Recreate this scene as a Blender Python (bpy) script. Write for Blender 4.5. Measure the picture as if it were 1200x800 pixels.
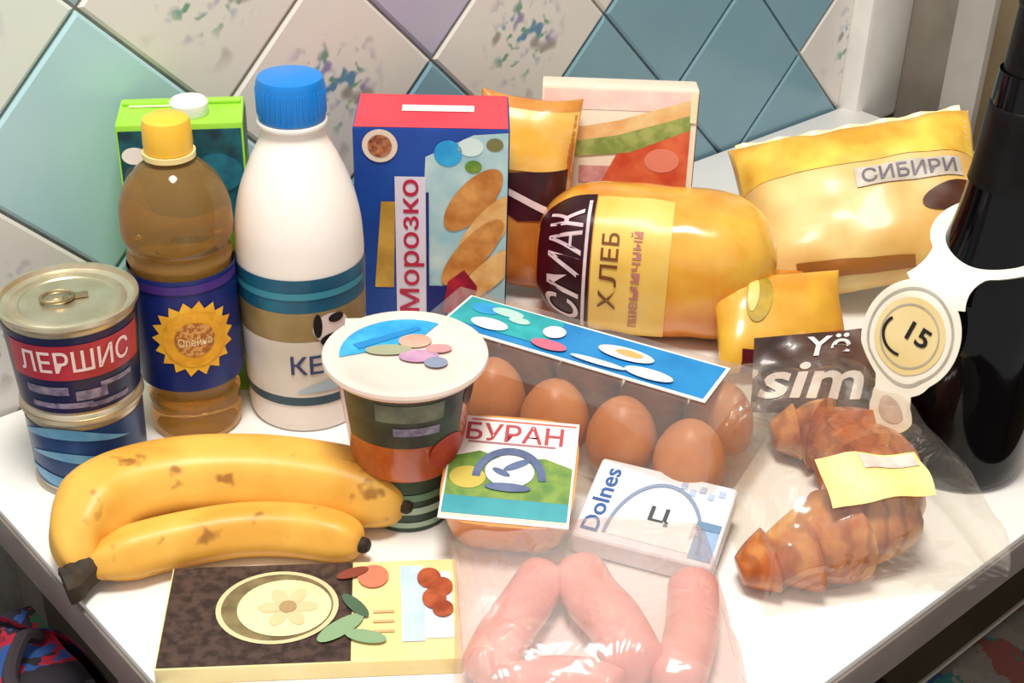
import bpy, bmesh, math, random
from mathutils import Vector, Matrix, noise
random.seed(7)
pi = math.pi
for o in list(bpy.data.objects): bpy.data.objects.remove(o)
SC = bpy.context.scene
COL = SC.collection

# ------------------------------------------------------------ camera, light, exposure
H = 0.55                                   # lens height above the table top (table top is z = 0)
FPX, PITCH, ROLL, YAW = 1633.55, 0.53870568, 0.02920704, 0.73598389
WD = 1.5175308 * H                         # distance of the tiled wall from the lens
FLOOR = -0.75
_c, _s, _cp, _sp = math.cos(ROLL), math.sin(ROLL), math.cos(PITCH), math.sin(PITCH)
_X, _U, _F = Vector((1, 0, 0)), Vector((0, _sp, _cp)), Vector((0, _cp, -_sp))
cam_d = bpy.data.cameras.new('camera'); cam = bpy.data.objects.new('camera', cam_d); COL.objects.link(cam)
_r, _u = _X * _c + _U * _s, -_X * _s + _U * _c
cam.matrix_world = Matrix(((_r.x, _u.x, -_F.x, 0), (_r.y, _u.y, -_F.y, 0), (_r.z, _u.z, -_F.z, H), (0, 0, 0, 1)))
cam_d.sensor_width = 36; cam_d.lens = FPX / 1200 * 36; cam_d.clip_start = 0.01
SC.camera = cam
SC.view_settings.view_transform = 'Standard'; SC.view_settings.look = 'None'
SC.view_settings.gamma = 1; SC.view_settings.use_curve_mapping = False
SC.view_settings.exposure = 0.48
wd = bpy.data.worlds.new('room_light'); SC.world = wd; wd.use_nodes = True
wd.node_tree.nodes['Background'].inputs[0].default_value = (1.0, 0.965, 0.92, 1)
wd.node_tree.nodes['Background'].inputs[1].default_value = 0.5
def area(name, loc, target, size, power, col):
    d = bpy.data.lights.new(name, 'AREA'); d.shape = 'DISK'; d.size = size; d.energy = power; d.color = col
    o = bpy.data.objects.new(name, d); COL.objects.link(o); o.location = loc
    o.rotation_euler = (Vector(target) - Vector(loc)).to_track_quat('-Z', 'Y').to_euler(); return o
area('ceiling_lamp', (-0.05, 0.42, 1.5), (-0.05, 0.75, 0), 0.42, 17, (1.0, 0.95, 0.87))

def P(x, y, z=0.0):                        # photo pixel -> point at height z
    a0, a1 = (x - 600) / FPX, -(y - 400) / FPX
    d = _F + _r * a0 + _u * a1
    return Vector((0, 0, H)) + d * ((z - H) / d.z)
WV = Vector((math.cos(YAW), math.sin(YAW), 0)); NV = Vector((-math.sin(YAW), math.cos(YAW), 0))
def TW(u, v, z): return WV * u + NV * v + Vector((0, 0, z))     # table/wall frame
def facing(p): return -math.atan2(p.x, p.y)

# ------------------------------------------------------------ materials
MC = {}
def lin(h):
    h = h.lstrip('#'); v = [int(h[i:i + 2], 16) / 255 for i in (0, 2, 4)]
    return tuple(c / 12.92 if c <= .04045 else ((c + .055) / 1.055) ** 2.4 for c in v) + (1,)
def mat(name, col, rough=.5, col2=None, scale=30, bump=0, metal=0, coat=0, trans=0, ior=1.45, sss=0, detail=3, lo=.35, hi=.65):
    if name in MC: return MC[name]
    m = bpy.data.materials.new(name); m.use_nodes = True; nt = m.node_tree; b = nt.nodes['Principled BSDF']
    I = b.inputs
    I['Roughness'].default_value = rough; I['Metallic'].default_value = metal; I['Coat Weight'].default_value = coat
    I['Transmission Weight'].default_value = trans; I['IOR'].default_value = ior
    if sss: I['Subsurface Weight'].default_value = sss; I['Subsurface Radius'].default_value = (.01, .006, .004); I['Subsurface Scale'].default_value = .6
    c = lin(col)
    c2 = lin(col2) if col2 else tuple(x * .93 for x in c[:3]) + (1,)
    tc = nt.nodes.new('ShaderNodeTexCoord'); nz = nt.nodes.new('ShaderNodeTexNoise'); nz.inputs['Scale'].default_value = scale; nz.inputs['Detail'].default_value = detail
    cr = nt.nodes.new('ShaderNodeValToRGB'); cr.color_ramp.elements[0].position = lo; cr.color_ramp.elements[1].position = hi
    cr.color_ramp.elements[0].color = c; cr.color_ramp.elements[1].color = c2
    L = nt.links.new
    L(tc.outputs['Object'], nz.inputs['Vector']); L(nz.outputs['Fac'], cr.inputs['Fac']); L(cr.outputs['Color'], I['Base Color'])
    if bump:
        bp = nt.nodes.new('ShaderNodeBump'); bp.inputs['Strength'].default_value = bump; bp.inputs['Distance'].default_value = .002
        L(nz.outputs['Fac'], bp.inputs['Height']); L(bp.outputs['Normal'], I['Normal'])
    MC[name] = m; return m
def film(name, gloss=.12, haze=.1, tint='#ffffff', wr=30):
    if name in MC: return MC[name]
    m = bpy.data.materials.new(name); m.use_nodes = True; nt = m.node_tree; nt.nodes.clear(); L = nt.links.new
    out = nt.nodes.new('ShaderNodeOutputMaterial'); tr = nt.nodes.new('ShaderNodeBsdfTransparent'); gl = nt.nodes.new('ShaderNodeBsdfGlossy'); df = nt.nodes.new('ShaderNodeBsdfDiffuse')
    tr.inputs[0].default_value = lin(tint); gl.inputs['Roughness'].default_value = .12; df.inputs[0].default_value = lin('#f6f2f0')
    nz = nt.nodes.new('ShaderNodeTexNoise'); nz.inputs['Scale'].default_value = wr; nz.inputs['Detail'].default_value = 2; nz.inputs['Distortion'].default_value = 1.5
    tc = nt.nodes.new('ShaderNodeTexCoord'); L(tc.outputs['Object'], nz.inputs['Vector'])
    bp = nt.nodes.new('ShaderNodeBump'); bp.inputs['Strength'].default_value = .6; bp.inputs['Distance'].default_value = .006; L(nz.outputs['Fac'], bp.inputs['Height']); L(bp.outputs['Normal'], gl.inputs['Normal'])
    m1 = nt.nodes.new('ShaderNodeMixShader'); m1.inputs[0].default_value = gloss
    m2 = nt.nodes.new('ShaderNodeMixShader'); m2.inputs[0].default_value = haze
    L(tr.outputs[0], m1.inputs[1]); L(gl.outputs[0], m1.inputs[2]); L(m1.outputs[0], m2.inputs[1]); L(df.outputs[0], m2.inputs[2]); L(m2.outputs[0], out.inputs['Surface'])
    MC[name] = m; return m

# ------------------------------------------------------------ mesh helpers (a shape is (verts, faces))
def link(name, me, parent=None):
    o = bpy.data.objects.new(name, me); COL.objects.link(o)
    if parent is not None: o.parent = parent
    return o
def obj(name, shp, m, parent=None, smooth=True, sharp=35):
    me = bpy.data.meshes.new(name); me.from_pydata([tuple(v) for v in shp[0]], [], shp[1]); me.update()
    bm = bmesh.new(); bm.from_mesh(me); bmesh.ops.remove_doubles(bm, verts=bm.verts, dist=1e-6); bmesh.ops.recalc_face_normals(bm, faces=bm.faces)
    for f in bm.faces: f.smooth = smooth
    if smooth:
        for e in bm.edges:
            if len(e.link_faces) == 2 and e.calc_face_angle(0) > math.radians(sharp): e.smooth = False
    bm.to_mesh(me); bm.free(); me.materials.append(m)
    return link(name, me, parent)
def tag(o, label=None, cat=None, group=None, kind=None):
    if label: o['label'] = label
    if cat: o['category'] = cat
    if group: o['group'] = group
    if kind: o['kind'] = kind
    return o
def thing(name, label, cat, loc, rz=0, group=None, rx=0, ry=0):
    o = bpy.data.objects.new(name, None); COL.objects.link(o); o.empty_display_size = .02
    o.location = loc; o.rotation_euler = (rx, ry, rz); return tag(o, label, cat, group)
def lathe(prof, n=56):
    vs, fs = [], []
    for r, z in prof:
        for i in range(n):
            a = 2 * pi * i / n; vs.append((r * math.cos(a), r * math.sin(a), z))
    for k in range(len(prof) - 1):
        for i in range(n):
            j = (i + 1) % n; fs.append((k * n + i, k * n + j, (k + 1) * n + j, (k + 1) * n + i))
    return vs, fs
def smoothprof(pts, sub=6):                # Catmull-Rom through profile points
    out = []
    for i in range(len(pts) - 1):
        p0, p1, p2, p3 = pts[max(i - 1, 0)], pts[i], pts[i + 1], pts[min(i + 2, len(pts) - 1)]
        for k in range(sub):
            t = k / sub
            out.append(tuple(.5 * ((2 * b) + (-a + c) * t + (2 * a - 5 * b + 4 * c - d) * t * t + (-a + 3 * b - 3 * c + d) * t ** 3) for a, b, c, d in zip(p0, p1, p2, p3)))
    out.append(tuple(pts[-1])); return out
def rbox(sx, sy, sz, bev=.002, c=(0, 0, 0), seg=2):      # box centred in x, y; from z=0 up
    bm = bmesh.new(); bmesh.ops.create_cube(bm, size=1)
    for v in bm.verts: v.co = Vector((v.co.x * sx, v.co.y * sy, (v.co.z + .5) * sz))
    if bev: bmesh.ops.bevel(bm, geom=list(bm.edges), offset=bev, segments=seg, profile=.6, affect='EDGES')
    bm.verts.index_update()
    r = [tuple(v.co + Vector(c)) for v in bm.verts], [tuple(v.index for v in f.verts) for f in bm.faces]; bm.free(); return r
def grid(nx, ny, f):
    vs = [f(i / nx, j / ny) for j in range(ny + 1) for i in range(nx + 1)]
    fs = [(j * (nx + 1) + i, j * (nx + 1) + i + 1, (j + 1) * (nx + 1) + i + 1, (j + 1) * (nx + 1) + i) for j in range(ny) for i in range(nx)]
    return vs, fs
def join(*ss):
    V, Fc = [], []
    for v, f in ss:
        k = len(V); V += list(v); Fc += [tuple(i + k for i in q) for q in f]
    return V, Fc
def xf(shp, M): return [tuple(M @ Vector(v)) for v in shp[0]], shp[1]
def tube(path, rad, n=16, cross=None, up=Vector((0, 0, 1)), caps=True):
    vs, fs = [], []; m = len(path); path = [Vector(p) for p in path]
    for i, p in enumerate(path):
        t = (path[min(i + 1, m - 1)] - path[max(i - 1, 0)]).normalized()
        s = t.cross(up)
        s = s.normalized() if s.length > 1e-4 else Vector((1, 0, 0)); w = s.cross(t).normalized()
        for k in range(n):
            a = 2 * pi * k / n; r = rad[i] * (cross(a, i / (m - 1)) if cross else 1)
            vs.append(p + s * math.cos(a) * r + w * math.sin(a) * r)
    for i in range(m - 1):
        for k in range(n):
            j = (k + 1) % n; fs.append((i * n + k, i * n + j, (i + 1) * n + j, (i + 1) * n + k))
    if caps: fs.append(tuple(range(n))[::-1]); fs.append(tuple((m - 1) * n + k for k in range(n)))
    return vs, fs
def crv(pts, sub=8): return [Vector(p) for p in smoothprof([tuple(p) for p in pts], sub)]

# flat prints: 2D shapes wrapped on a surface function S(u, v, lift)
def rect(x0, x1, y0, y1, nx=1, ny=1): return grid(nx, ny, lambda a, b: (x0 + (x1 - x0) * a, y0 + (y1 - y0) * b, 0))
def ell(cx, cy, rx, ry, n=28, rings=3, rot=0):
    vs, fs = [(cx, cy, 0)], []; c, s = math.cos(rot), math.sin(rot)
    for k in range(1, rings + 1):
        for i in range(n):
            a = 2 * pi * i / n; x, y = rx * k / rings * math.cos(a), ry * k / rings * math.sin(a); vs.append((cx + c * x - s * y, cy + s * x + c * y, 0))
    for i in range(n): fs.append((0, 1 + i, 1 + (i + 1) % n))
    for k in range(rings - 1):
        for i in range(n):
            a, b = 1 + k * n, 1 + (k + 1) * n; j = (i + 1) % n; fs.append((a + i, b + i, b + j, a + j))
    return vs, fs
def ring(cx, cy, r0, r1, ry=1, n=40): return grid(n, 1, lambda a, b: (cx + (r0 + (r1 - r0) * b) * math.cos(2 * pi * a), cy + ry * (r0 + (r1 - r0) * b) * math.sin(2 * pi * a), 0))
def refine(shp, mx):
    bm = bmesh.new(); vv = [bm.verts.new(v) for v in shp[0]]
    for f in shp[1]:
        try: bm.faces.new([vv[i] for i in f])
        except ValueError: pass
    bmesh.ops.triangulate(bm, faces=bm.faces)
    for _ in range(4):
        es = [e for e in bm.edges if e.calc_length() > mx]
        if not es: break
        bmesh.ops.subdivide_edges(bm, edges=es, cuts=1); bmesh.ops.triangulate(bm, faces=bm.faces)
    bm.verts.index_update()
    r = [tuple(v.co) for v in bm.verts], [tuple(v.index for v in f.verts) for f in bm.faces]; bm.free(); return r
def poly(pts): return [(x, y, 0) for x, y in pts], [tuple(range(len(pts)))]
def text(s, cx, cy, w, h, rot=0, shear=0, off=0):
    cu = bpy.data.curves.new('t', 'FONT'); cu.body = s; cu.shear = shear; cu.resolution_u = 3; cu.offset = off
    o = bpy.data.objects.new('t', cu); COL.objects.link(o); dg = bpy.context.evaluated_depsgraph_get(); dg.update()
    me = bpy.data.meshes.new_from_object(o.evaluated_get(dg)); vs = [tuple(v.co) for v in me.vertices]; fs = [tuple(p.vertices) for p in me.polygons]
    bpy.data.objects.remove(o); bpy.data.curves.remove(cu); bpy.data.meshes.remove(me)
    xs, ys = [v[0] for v in vs], [v[1] for v in vs]; ax, bx, ay, by = min(xs), max(xs), min(ys), max(ys); c, sn = math.cos(rot), math.sin(rot); out = []
    for x, y, _ in vs:
        x, y = ((x - ax) / (bx - ax) - .5) * w, ((y - ay) / (by - ay) - .5) * h
        out.append((cx + c * x - sn * y, cy + sn * x + c * y, 0))
    return out, fs
def pr(name, shp, S, lift, m, parent, mx=None):
    if mx: shp = refine(shp, mx)
    vs = [S(v[0], v[1], lift) for v in shp[0]]
    return obj(name, (vs, shp[1]), m, parent, smooth=True)
def S_front(y0): return lambda u, v, l: (u, y0 - l, v)
def S_right(x0): return lambda u, v, l: (x0 + l, u, v)
def S_top(z0): return lambda u, v, l: (u, v, z0 + l)
def S_cyl(rf):
    g = rf if callable(rf) else (lambda v: rf)
    return lambda u, v, l: ((g(v) + l) * math.sin(u), -(g(v) + l) * math.cos(u), v)
def prof_r(prof):                          # radius of a profile at height v
    q = sorted(prof, key=lambda p: p[1])
    def g(v):
        for a, b in zip(q, q[1:]):
            if a[1] <= v <= b[1] and b[1] > a[1]: return a[0] + (b[0] - a[0]) * (v - a[1]) / (b[1] - a[1])
        return q[-1][0]
    return g
def pillow_f(a, b, t, pw=2.6, q=.5, wr=.0015, seed=0.0):
    # half sizes a, b; half thickness t.  (u, v) in metres, top side
    def S(u, v, l, side=1):
        x, y = max(-1, min(1, u / a)), max(-1, min(1, v / b))
        e = ((1 - abs(x) ** pw) * (1 - abs(y) ** pw)) ** q
        w = noise.noise(Vector((u * 38 + seed, v * 38, side * 3.1))) * wr * (1.6 - e) * 1.4
        pinch = 1 - .05 * (1 - abs(y) ** 2) * abs(x) ** 3
        return (u * (1 - .06 * (1 - (1 - abs(x)) ** .5) * (1 - y * y) * 0) * pinch, v * (1 - .05 * (1 - x * x) * abs(y) ** 3), side * (t * e) + w + side * l)
    return S
def pillow(name, S, a, b, m, parent, n=30):
    fu = lambda k: math.sin((k - .5) * pi)
    top = grid(n, n, lambda x, y: S(a * fu(x), b * fu(y), 0, 1)); bot = grid(n, n, lambda x, y: S(a * fu(x), b * fu(y), 0, -1))
    for j in (0, n):                       # weld rims
        for i in range(n + 1):
            for k in (j * (n + 1) + i, i * (n + 1) + j): bot[0][k] = top[0][k]
    return obj(name, join(top, bot), m, parent, sharp=80)

# shared materials
WHITE = mat('white_paper', '#f6f4f0', .4); NAVY = mat('navy_print', '#1a2a72', .35); RED = mat('red_print', '#d23a44', .35)
CREAM = mat('cream_paper', '#fbecc6', .45, '#f4dfae'); DARK = mat('black_print', '#1c1a1e', .4); TEAL = mat('teal_print', '#2f94a0', .35, '#3ba7ae')
GREEN = mat('leaf_green_print', '#7d9a3a', .4, '#54802f', 120); SKYB = mat('sky_blue_print', '#3fb0e0', .35, '#2595d6', 60)
MAROON = mat('maroon_print', '#43101c', .35, '#2c0a14'); ORANGE = mat('orange_print', '#e2893c', .4, '#c9682a', 60)
TINM = mat('tinplate', '#d8cdb4', .32, '#c4b798', 50, metal=.75)

# ------------------------------------------------------------ setting
def struct(o): o['kind'] = 'structure'; return o
U0, U1, V0 = .2277, 1.235, .2975           # table extent along the wall, front edge
CORN = 1.30                                # inside corner of the room
def frame_box(name, u0, u1, v0, v1, z0, z1, m, parent=None, bev=.001):
    s = rbox(u1 - u0, v1 - v0, z1 - z0, bev, ((u0 + u1) / 2, (v0 + v1) / 2, z0))
    return obj(name, ([tuple(TW(*v)) for v in s[0]], s[1]), m, parent, smooth=True)
FLM = mat('brown_lino_floor', '#5a4538', .6, '#3f3028', 12)
struct(frame_box('floor', -1.2, CORN + .1, -1.2, WD + .15, FLOOR - .05, FLOOR, FLM))
GROUT = mat('grout', '#c9c6c0', .8, '#b4b0aa', 90, .3)
wl = struct(frame_box('wall_left', -1.2, CORN + .1, WD + .004, WD + .1, FLOOR, 1.9, GROUT))
struct(frame_box('wall_right', CORN, CORN + .1, -1.2, WD + .004, FLOOR, 1.9, mat('taupe_wall', '#8d857a', .7, '#7d7468', 15)))
TRW = mat('white_trim_paint', '#efece6', .4)
struct(frame_box('trim_1', 1.222, CORN, WD - .026, WD + .004, -.02, 1.9, TRW, bev=.006))
d1 = struct(frame_box('door_1', CORN - .03, CORN, -.75, WD - .14, FLOOR, 1.35, mat('brown_door_wood', '#7a6a52', .5, '#66563f', 8)))
struct(frame_box('trim_2', CORN - .04, CORN, WD - .14, WD - .10, FLOOR, 1.4, mat('grey_door_casing', '#a8a29a', .5)))

# diagonal wall tiles
TS = .2473689 * H; K0, J0 = .13113686 * H, .82424915 * H
def tilemat(name, base, b2, pattern):
    m = bpy.data.materials.new(name); m.use_nodes = True; nt = m.node_tree; L = nt.links.new; b = nt.nodes['Principled BSDF']
    b.inputs['Roughness'].default_value = .22
    tc = nt.nodes.new('ShaderNodeTexCoord'); nz = nt.nodes.new('ShaderNodeTexNoise'); nz.inputs['Scale'].default_value = 14; nz.inputs['Detail'].default_value = 2
    mx = nt.nodes.new('ShaderNodeMix'); mx.data_type = 'RGBA'; mx.inputs['A'].default_value = lin(base); mx.inputs['B'].default_value = lin(b2)
    L(tc.outputs['Object'], nz.inputs['Vector']); L(nz.outputs['Fac'], mx.inputs['Factor']); cur = mx.outputs['Result']
    if pattern:
        # printed spray of flowers in the middle of the tile
        ln = nt.nodes.new('ShaderNodeVectorMath'); ln.operation = 'LENGTH'; L(tc.outputs['Object'], ln.inputs[0])
        for sc, thr, col, rad, off in ((75, .60, '#5d87a8', .036, 0), (95, .63, '#6f9a80', .044, 5), (60, .64, '#8d86ab', .05, 9), (42, .66, '#9a938c', .066, 13)):
            mp = nt.nodes.new('ShaderNodeMapping'); mp.inputs['Location'].default_value = (off, off * .7, 0); L(tc.outputs['Object'], mp.inputs['Vector'])
            n2 = nt.nodes.new('ShaderNodeTexNoise'); n2.inputs['Scale'].default_value = sc; n2.inputs['Detail'].default_value = 1; L(mp.outputs[0], n2.inputs['Vector'])
            mr = nt.nodes.new('ShaderNodeMapRange'); mr.inputs['From Min'].default_value = thr - .06; mr.inputs['From Max'].default_value = thr + .04; L(n2.outputs['Fac'], mr.inputs['Value'])
            m2 = nt.nodes.new('ShaderNodeMapRange'); m2.inputs['From Min'].default_value = rad; m2.inputs['From Max'].default_value = rad * .6; L(ln.outputs['Value'], m2.inputs['Value'])
            mu = nt.nodes.new('ShaderNodeMath'); mu.operation = 'MULTIPLY'; L(mr.outputs[0], mu.inputs[0]); L(m2.outputs[0], mu.inputs[1])
            mm = nt.nodes.new('ShaderNodeMix'); mm.data_type = 'RGBA'; mm.inputs['B'].default_value = lin(col); L(mu.outputs[0], mm.inputs['Factor']); L(cur, mm.inputs['A']); cur = mm.outputs['Result']
    L(cur, b.inputs['Base Color']); return m
TM = dict(b=tilemat('lit_blue_tile_glaze', '#b4d5da', '#a6cbd3', 0), B=tilemat('shaded_blue_tile_glaze', '#84a9b8', '#779dae', 0), l=tilemat('lilac_tile_glaze', '#bcb6cc', '#b0aac4', 0),  # one blue tile in two tones: light falloff along the wall put into the colour
          f=tilemat('floral_tile_glaze', '#e2ddd8', '#d9d2cb', 1), c=tilemat('cream_tile_glaze', '#dfe3d8', '#d2d9d4', 1))
TK = {(0, -1): 'b', (-1, 0): 'b', (0, 0): 'f', (-1, -1): 'c', (1, 0): 'f', (1, 1): 'l', (2, 1): 'f', (3, 1): 'B', (3, 2): 'B', (4, 1): 'B', (4, 2): 'B', (5, 2): 'B', (5, 3): 'f', (1, -1): 'b', (2, 0): 'B', (3, 0): 'b', (-1, -2): 'c', (0, -2): 'f', (-2, -1): 'b', (6, 3): 'B', (4, 3): 'B', (2, 2): 'f'}
def clip(pg, ax, lim, sgn):
    out = []
    for i, p in enumerate(pg):
        q = pg[(i + 1) % len(pg)]; a, b = (p[ax] - lim) * sgn, (q[ax] - lim) * sgn
        if a >= 0: out.append(p)
        if (a >= 0) != (b >= 0): t = a / (a - b); out.append((p[0] + (q[0] - p[0]) * t, p[1] + (q[1] - p[1]) * t))
    return out
rt = 2 ** .5; g = .0012
for k in range(-8, 12):
    for j in range(-8, 12):
        # u - z = rt*(K0 + TS*k) ; u + z = rt*(J0 + TS*j)
        ctr = None; pg = []
        for kk, jj in ((k, j), (k + 1, j), (k + 1, j + 1), (k, j + 1)):
            a = K0 + TS * kk + (g if kk == k else -g); c = J0 + TS * jj + (g if jj == j else -g)
            pg.append(((a + c) / rt, (c - a) / rt))
        cu, cz = sum(p[0] for p in pg) / 4, sum(p[1] for p in pg) / 4
        if not (-.25 < cu < CORN + .1 and -.12 < cz < .8): continue
        pg = clip(clip(pg, 0, 1.221, -1), 1, -.10, 1)
        if len(pg) < 3: continue
        ar = abs(sum(p[0] * q[1] - q[0] * p[1] for p, q in zip(pg, pg[1:] + pg[:1]))) / 2
        if ar < 2e-4: continue
        n = len(pg); e = .0025; d = .006
        inn = [(p[0] + (cu - p[0]) * .035, p[1] + (cz - p[1]) * .035) for p in pg]
        vs = [(p[0] - cu, 0, p[1] - cz) for p in pg] + [(p[0] - cu, -d + .0015, p[1] - cz) for p in pg] + [(p[0] - cu, -d, p[1] - cz) for p in inn]
        fs = [tuple(range(2 * n, 3 * n))] + [(r * n + i, r * n + (i + 1) % n, (r + 1) * n + (i + 1) % n, (r + 1) * n + i) for r in (0, 1) for i in range(n)]
        t = TK.get((k, j)) or random.choice('bBffcl')
        o = obj('tile', (vs, fs), TM[t], wl, smooth=False)
        o.location = TW(cu, WD + .004, cz); o.rotation_euler = (0, 0, YAW)

# table
tb = thing('kitchen_table', 'white laminate kitchen table with grey brown edge pushed against tiled wall', 'table', TW((U0 + U1) / 2, (V0 + WD) / 2, FLOOR), YAW)
LAM = mat('white_laminate', '#f3f1ee', .32, '#eeebe7', 6); EDG = mat('grey_brown_edge_band', '#857a74', .5, '#746a64', 20); LEGM = mat('grey_table_leg', '#6a625c', .5)
tl, td = U1 - U0, WD - .004 - V0
obj('tabletop', rbox(tl - .004, td - .004, .005, .0008, (0, -.002, -FLOOR - .005)), LAM, tb)
obj('edge_band', rbox(tl, td, .027, .0015, (0, -.002, -FLOOR - .032)), EDG, tb)
obj('apron', rbox(tl - .3, td - .3, .05, .002, (0, 0, -FLOOR - .082)), EDG, tb)
for sx in (-1, 1):
    for sy in (-1, 1): obj('leg', rbox(.045, .045, -FLOOR - .032, .004, (sx * (tl / 2 - .05), sy * (td / 2 - .05), 0)), LEGM, tb)

# stools pushed under the two open sides
def fabric(name, cols, dark):
    m = bpy.data.materials.new(name); m.use_nodes = True; nt = m.node_tree; L = nt.links.new; b = nt.nodes['Principled BSDF']; b.inputs['Roughness'].default_value = .85
    tc = nt.nodes.new('ShaderNodeTexCoord'); vo = nt.nodes.new('ShaderNodeTexVoronoi'); vo.inputs['Scale'].default_value = 38; vo.inputs['Randomness'].default_value = 1
    cr = nt.nodes.new('ShaderNodeValToRGB'); cr.color_ramp.interpolation = 'CONSTANT'; el = cr.color_ramp.elements
    sp = nt.nodes.new('ShaderNodeSeparateColor'); nw = nt.nodes.new('ShaderNodeTexNoise'); nw.inputs['Scale'].default_value = 25; nw.inputs['Detail'].default_value = 3; va = nt.nodes.new('ShaderNodeMix'); va.data_type = 'VECTOR'; va.inputs['Factor'].default_value = .12; L(tc.outputs['Object'], nw.inputs['Vector']); L(tc.outputs['Object'], va.inputs[4]); L(nw.outputs['Color'], va.inputs[5]); L(va.outputs[1], vo.inputs['Vector']); L(vo.outputs['Color'], sp.inputs[0]); L(sp.outputs[0], cr.inputs['Fac'])
    el[0].color = lin(dark); el[1].position = .3; el[1].color = lin(cols[0])
    for i, c in enumerate(cols[1:]): e = el.new(.3 + .7 * (i + 1) / len(cols)); e.color = lin(c)
    L(cr.outputs[0], b.inputs['Base Color']); return m
def stool(label, u, v, fab, pipe):
    t = thing('kitchen_stool', label, 'stool', TW(u, v, FLOOR), YAW, None)
    w = .34; h = .40
    obj('seat', rbox(w, w, .03, .008, (0, 0, h)), mat('dark_stool_wood', '#3a2c24', .5), t)
    cs = obj('cushion', rbox(w + .01, w + .01, .05, .018, (0, 0, h + .03), 4), fab, t)
    q = (w + .01) / 2 - .004; pts = []
    for cx, cy, a0 in ((q - .02, q - .02, 0), (-q + .02, q - .02, pi / 2), (-q + .02, -q + .02, pi), (q - .02, -q + .02, 1.5 * pi)):
        pts += [(cx + .02 * math.cos(a0 + k * pi / 8), cy + .02 * math.sin(a0 + k * pi / 8), h + .074) for k in range(5)]
    pts.append(pts[0]); obj('piping', tube(pts, [.0035] * len(pts), 8), pipe, cs)
    for sx in (-1, 1):
        for sy in (-1, 1): obj('leg', rbox(.035, .035, h, .003, (sx * .14, sy * .14, 0)), mat('dark_stool_wood', '#3a2c24', .5), t)
    return t
stool('dark wooden stool carrying the patterned fabric bag at short table end', .09, .645, fabric('dark_plum_fabric', ['#3a323a', '#453c44'], '#2a242a'), mat('dark_piping', '#4a4348', .7))
t = thing('fabric_bag', 'stuffed shopping bag of dark fabric with red blue and green pattern', 'bag', TW(.130, .645, -.27), YAW)
FBG = fabric('red_blue_pattern_fabric', ['#5a505a', '#b0203a', '#2f559c', '#3d6a4c', '#8a1c30'], '#2c2630')
def bagf(a, b):
    th = 2 * pi * a; c, q = math.cos(th), math.sin(th); e = .6; k = .95 + .07 * math.sin(pi * min(1, b * 1.1)) - .10 * b ** 6
    w = noise.noise(Vector((c * 2, q * 2, b * 4))) * .008
    return (math.copysign(abs(c) ** e, c) * (.135 * k + w), math.copysign(abs(q) ** e, q) * (.110 * k + w), (.186 * b) + .012 * noise.noise(Vector((c * 3, q * 3, 7))) * b)
sh1 = grid(56, 12, bagf); lo_, hi_ = [tuple(range(56))], []
obj('bag_body', (sh1[0], sh1[1] + lo_), FBG, t, sharp=80)
obj('stuffed_cloth', grid(20, 20, lambda x, y: ((x - .5) * .22, (y - .5) * .19, .178 + .022 * math.sin(pi * x) * math.sin(pi * y) + .008 * noise.noise(Vector((x * 6, y * 6, 1))))), FBG, t, sharp=80)
for sy in (-1, 1): obj('handle', tube(crv([(sy * .10, -.06, .181), (sy * .085, -.05, .193), (sy * .06, 0, .203), (sy * .085, .05, .193), (sy * .10, .06, .181)], 6), [.005] * 25, 8), mat('dark_strap', '#3a3238', .8), t)
stool('stool with grey teal cushion and pale piping under the long table side', .88, .225, fabric('grey_teal_pattern_fabric', ['#a0958a', '#8f857b', '#9a9086', '#4a66a0', '#968c82', '#3f8a84', '#9a5a52'], '#9a9086'), mat('pale_piping', '#d8d2c6', .6))

# ------------------------------------------------------------ cans
cp = P(110, 545); crz = facing(cp)
def can(label, z, h, r0, r1, labm):
    t = thing('tin_can', label, 'can', (cp.x, cp.y, z), crz)
    pf = [(0, .0015), (r0 - .003, .0015), (r0 - .003, 0), (r0, 0), (r0 + .0006, .0015), (r0, .003), (r0 - .001, .004)] + [(r0 + (r1 - r0) * k / 8 - .001, .004 + (h - .009) * k / 8) for k in range(9)] + [(r1, h - .004), (r1 + .0012, h - .002), (r1 + .001, h), (r1 - .001, h), (r1 - .002, h - .003), (r1 - .006, h - .004), (r1 - .007, h - .0034), (r1 - .012, h - .0034), (r1 - .013, h - .0042), (0, h - .0042)]
    obj('can_body', lathe(pf), TINM, t)
    rf = lambda v: r0 - .001 + (r1 - r0) * (v - .004) / (h - .009)
    obj('label', lathe([(rf(.006) + .0004, .006)] + [(rf(.006 + (h - .014) * k / 6) + .0004, .006 + (h - .014) * k / 6) for k in range(7)]), labm, t)
    return t, S_cyl(rf)
low, Sl = can('lower tin can with blue wave label beneath another can', 0, .060, .0362, .0375, mat('blue_wave_label', '#1d4a80', .3, '#143060', 30))
LB = mat('light_blue_print', '#7fb4d2', .35, '#5795bd', 40)
for k, (z0, z1, a0, a1, ph) in enumerate(((.042, .050, -1.4, 1.3, 0), (.026, .033, -1.2, 1.5, 1), (.010, .019, -1.5, .6, 2))):
    pr('wave_print', grid(24, 2, lambda a, b: (a0 + (a1 - a0) * a, z0 + (z1 - z0) * b * math.sin(pi * min(1, a * 1.2 + .05)) + .004 * math.sin(5 * a + ph), 0)), Sl, .0009, LB, low)
up, Su = can('upper tin can with ring pull lid and red band on navy label', .060, .069, .0378, .0418, mat('navy_can_label', '#231f4e', .3, '#16264a', 25))
pr('red_band', rect(-1.15, 1.15, .031, .056, 30, 2), Su, .0008, mat('red_can_print', '#c03a48', .3, '#a82c3c', 30), up)
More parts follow.
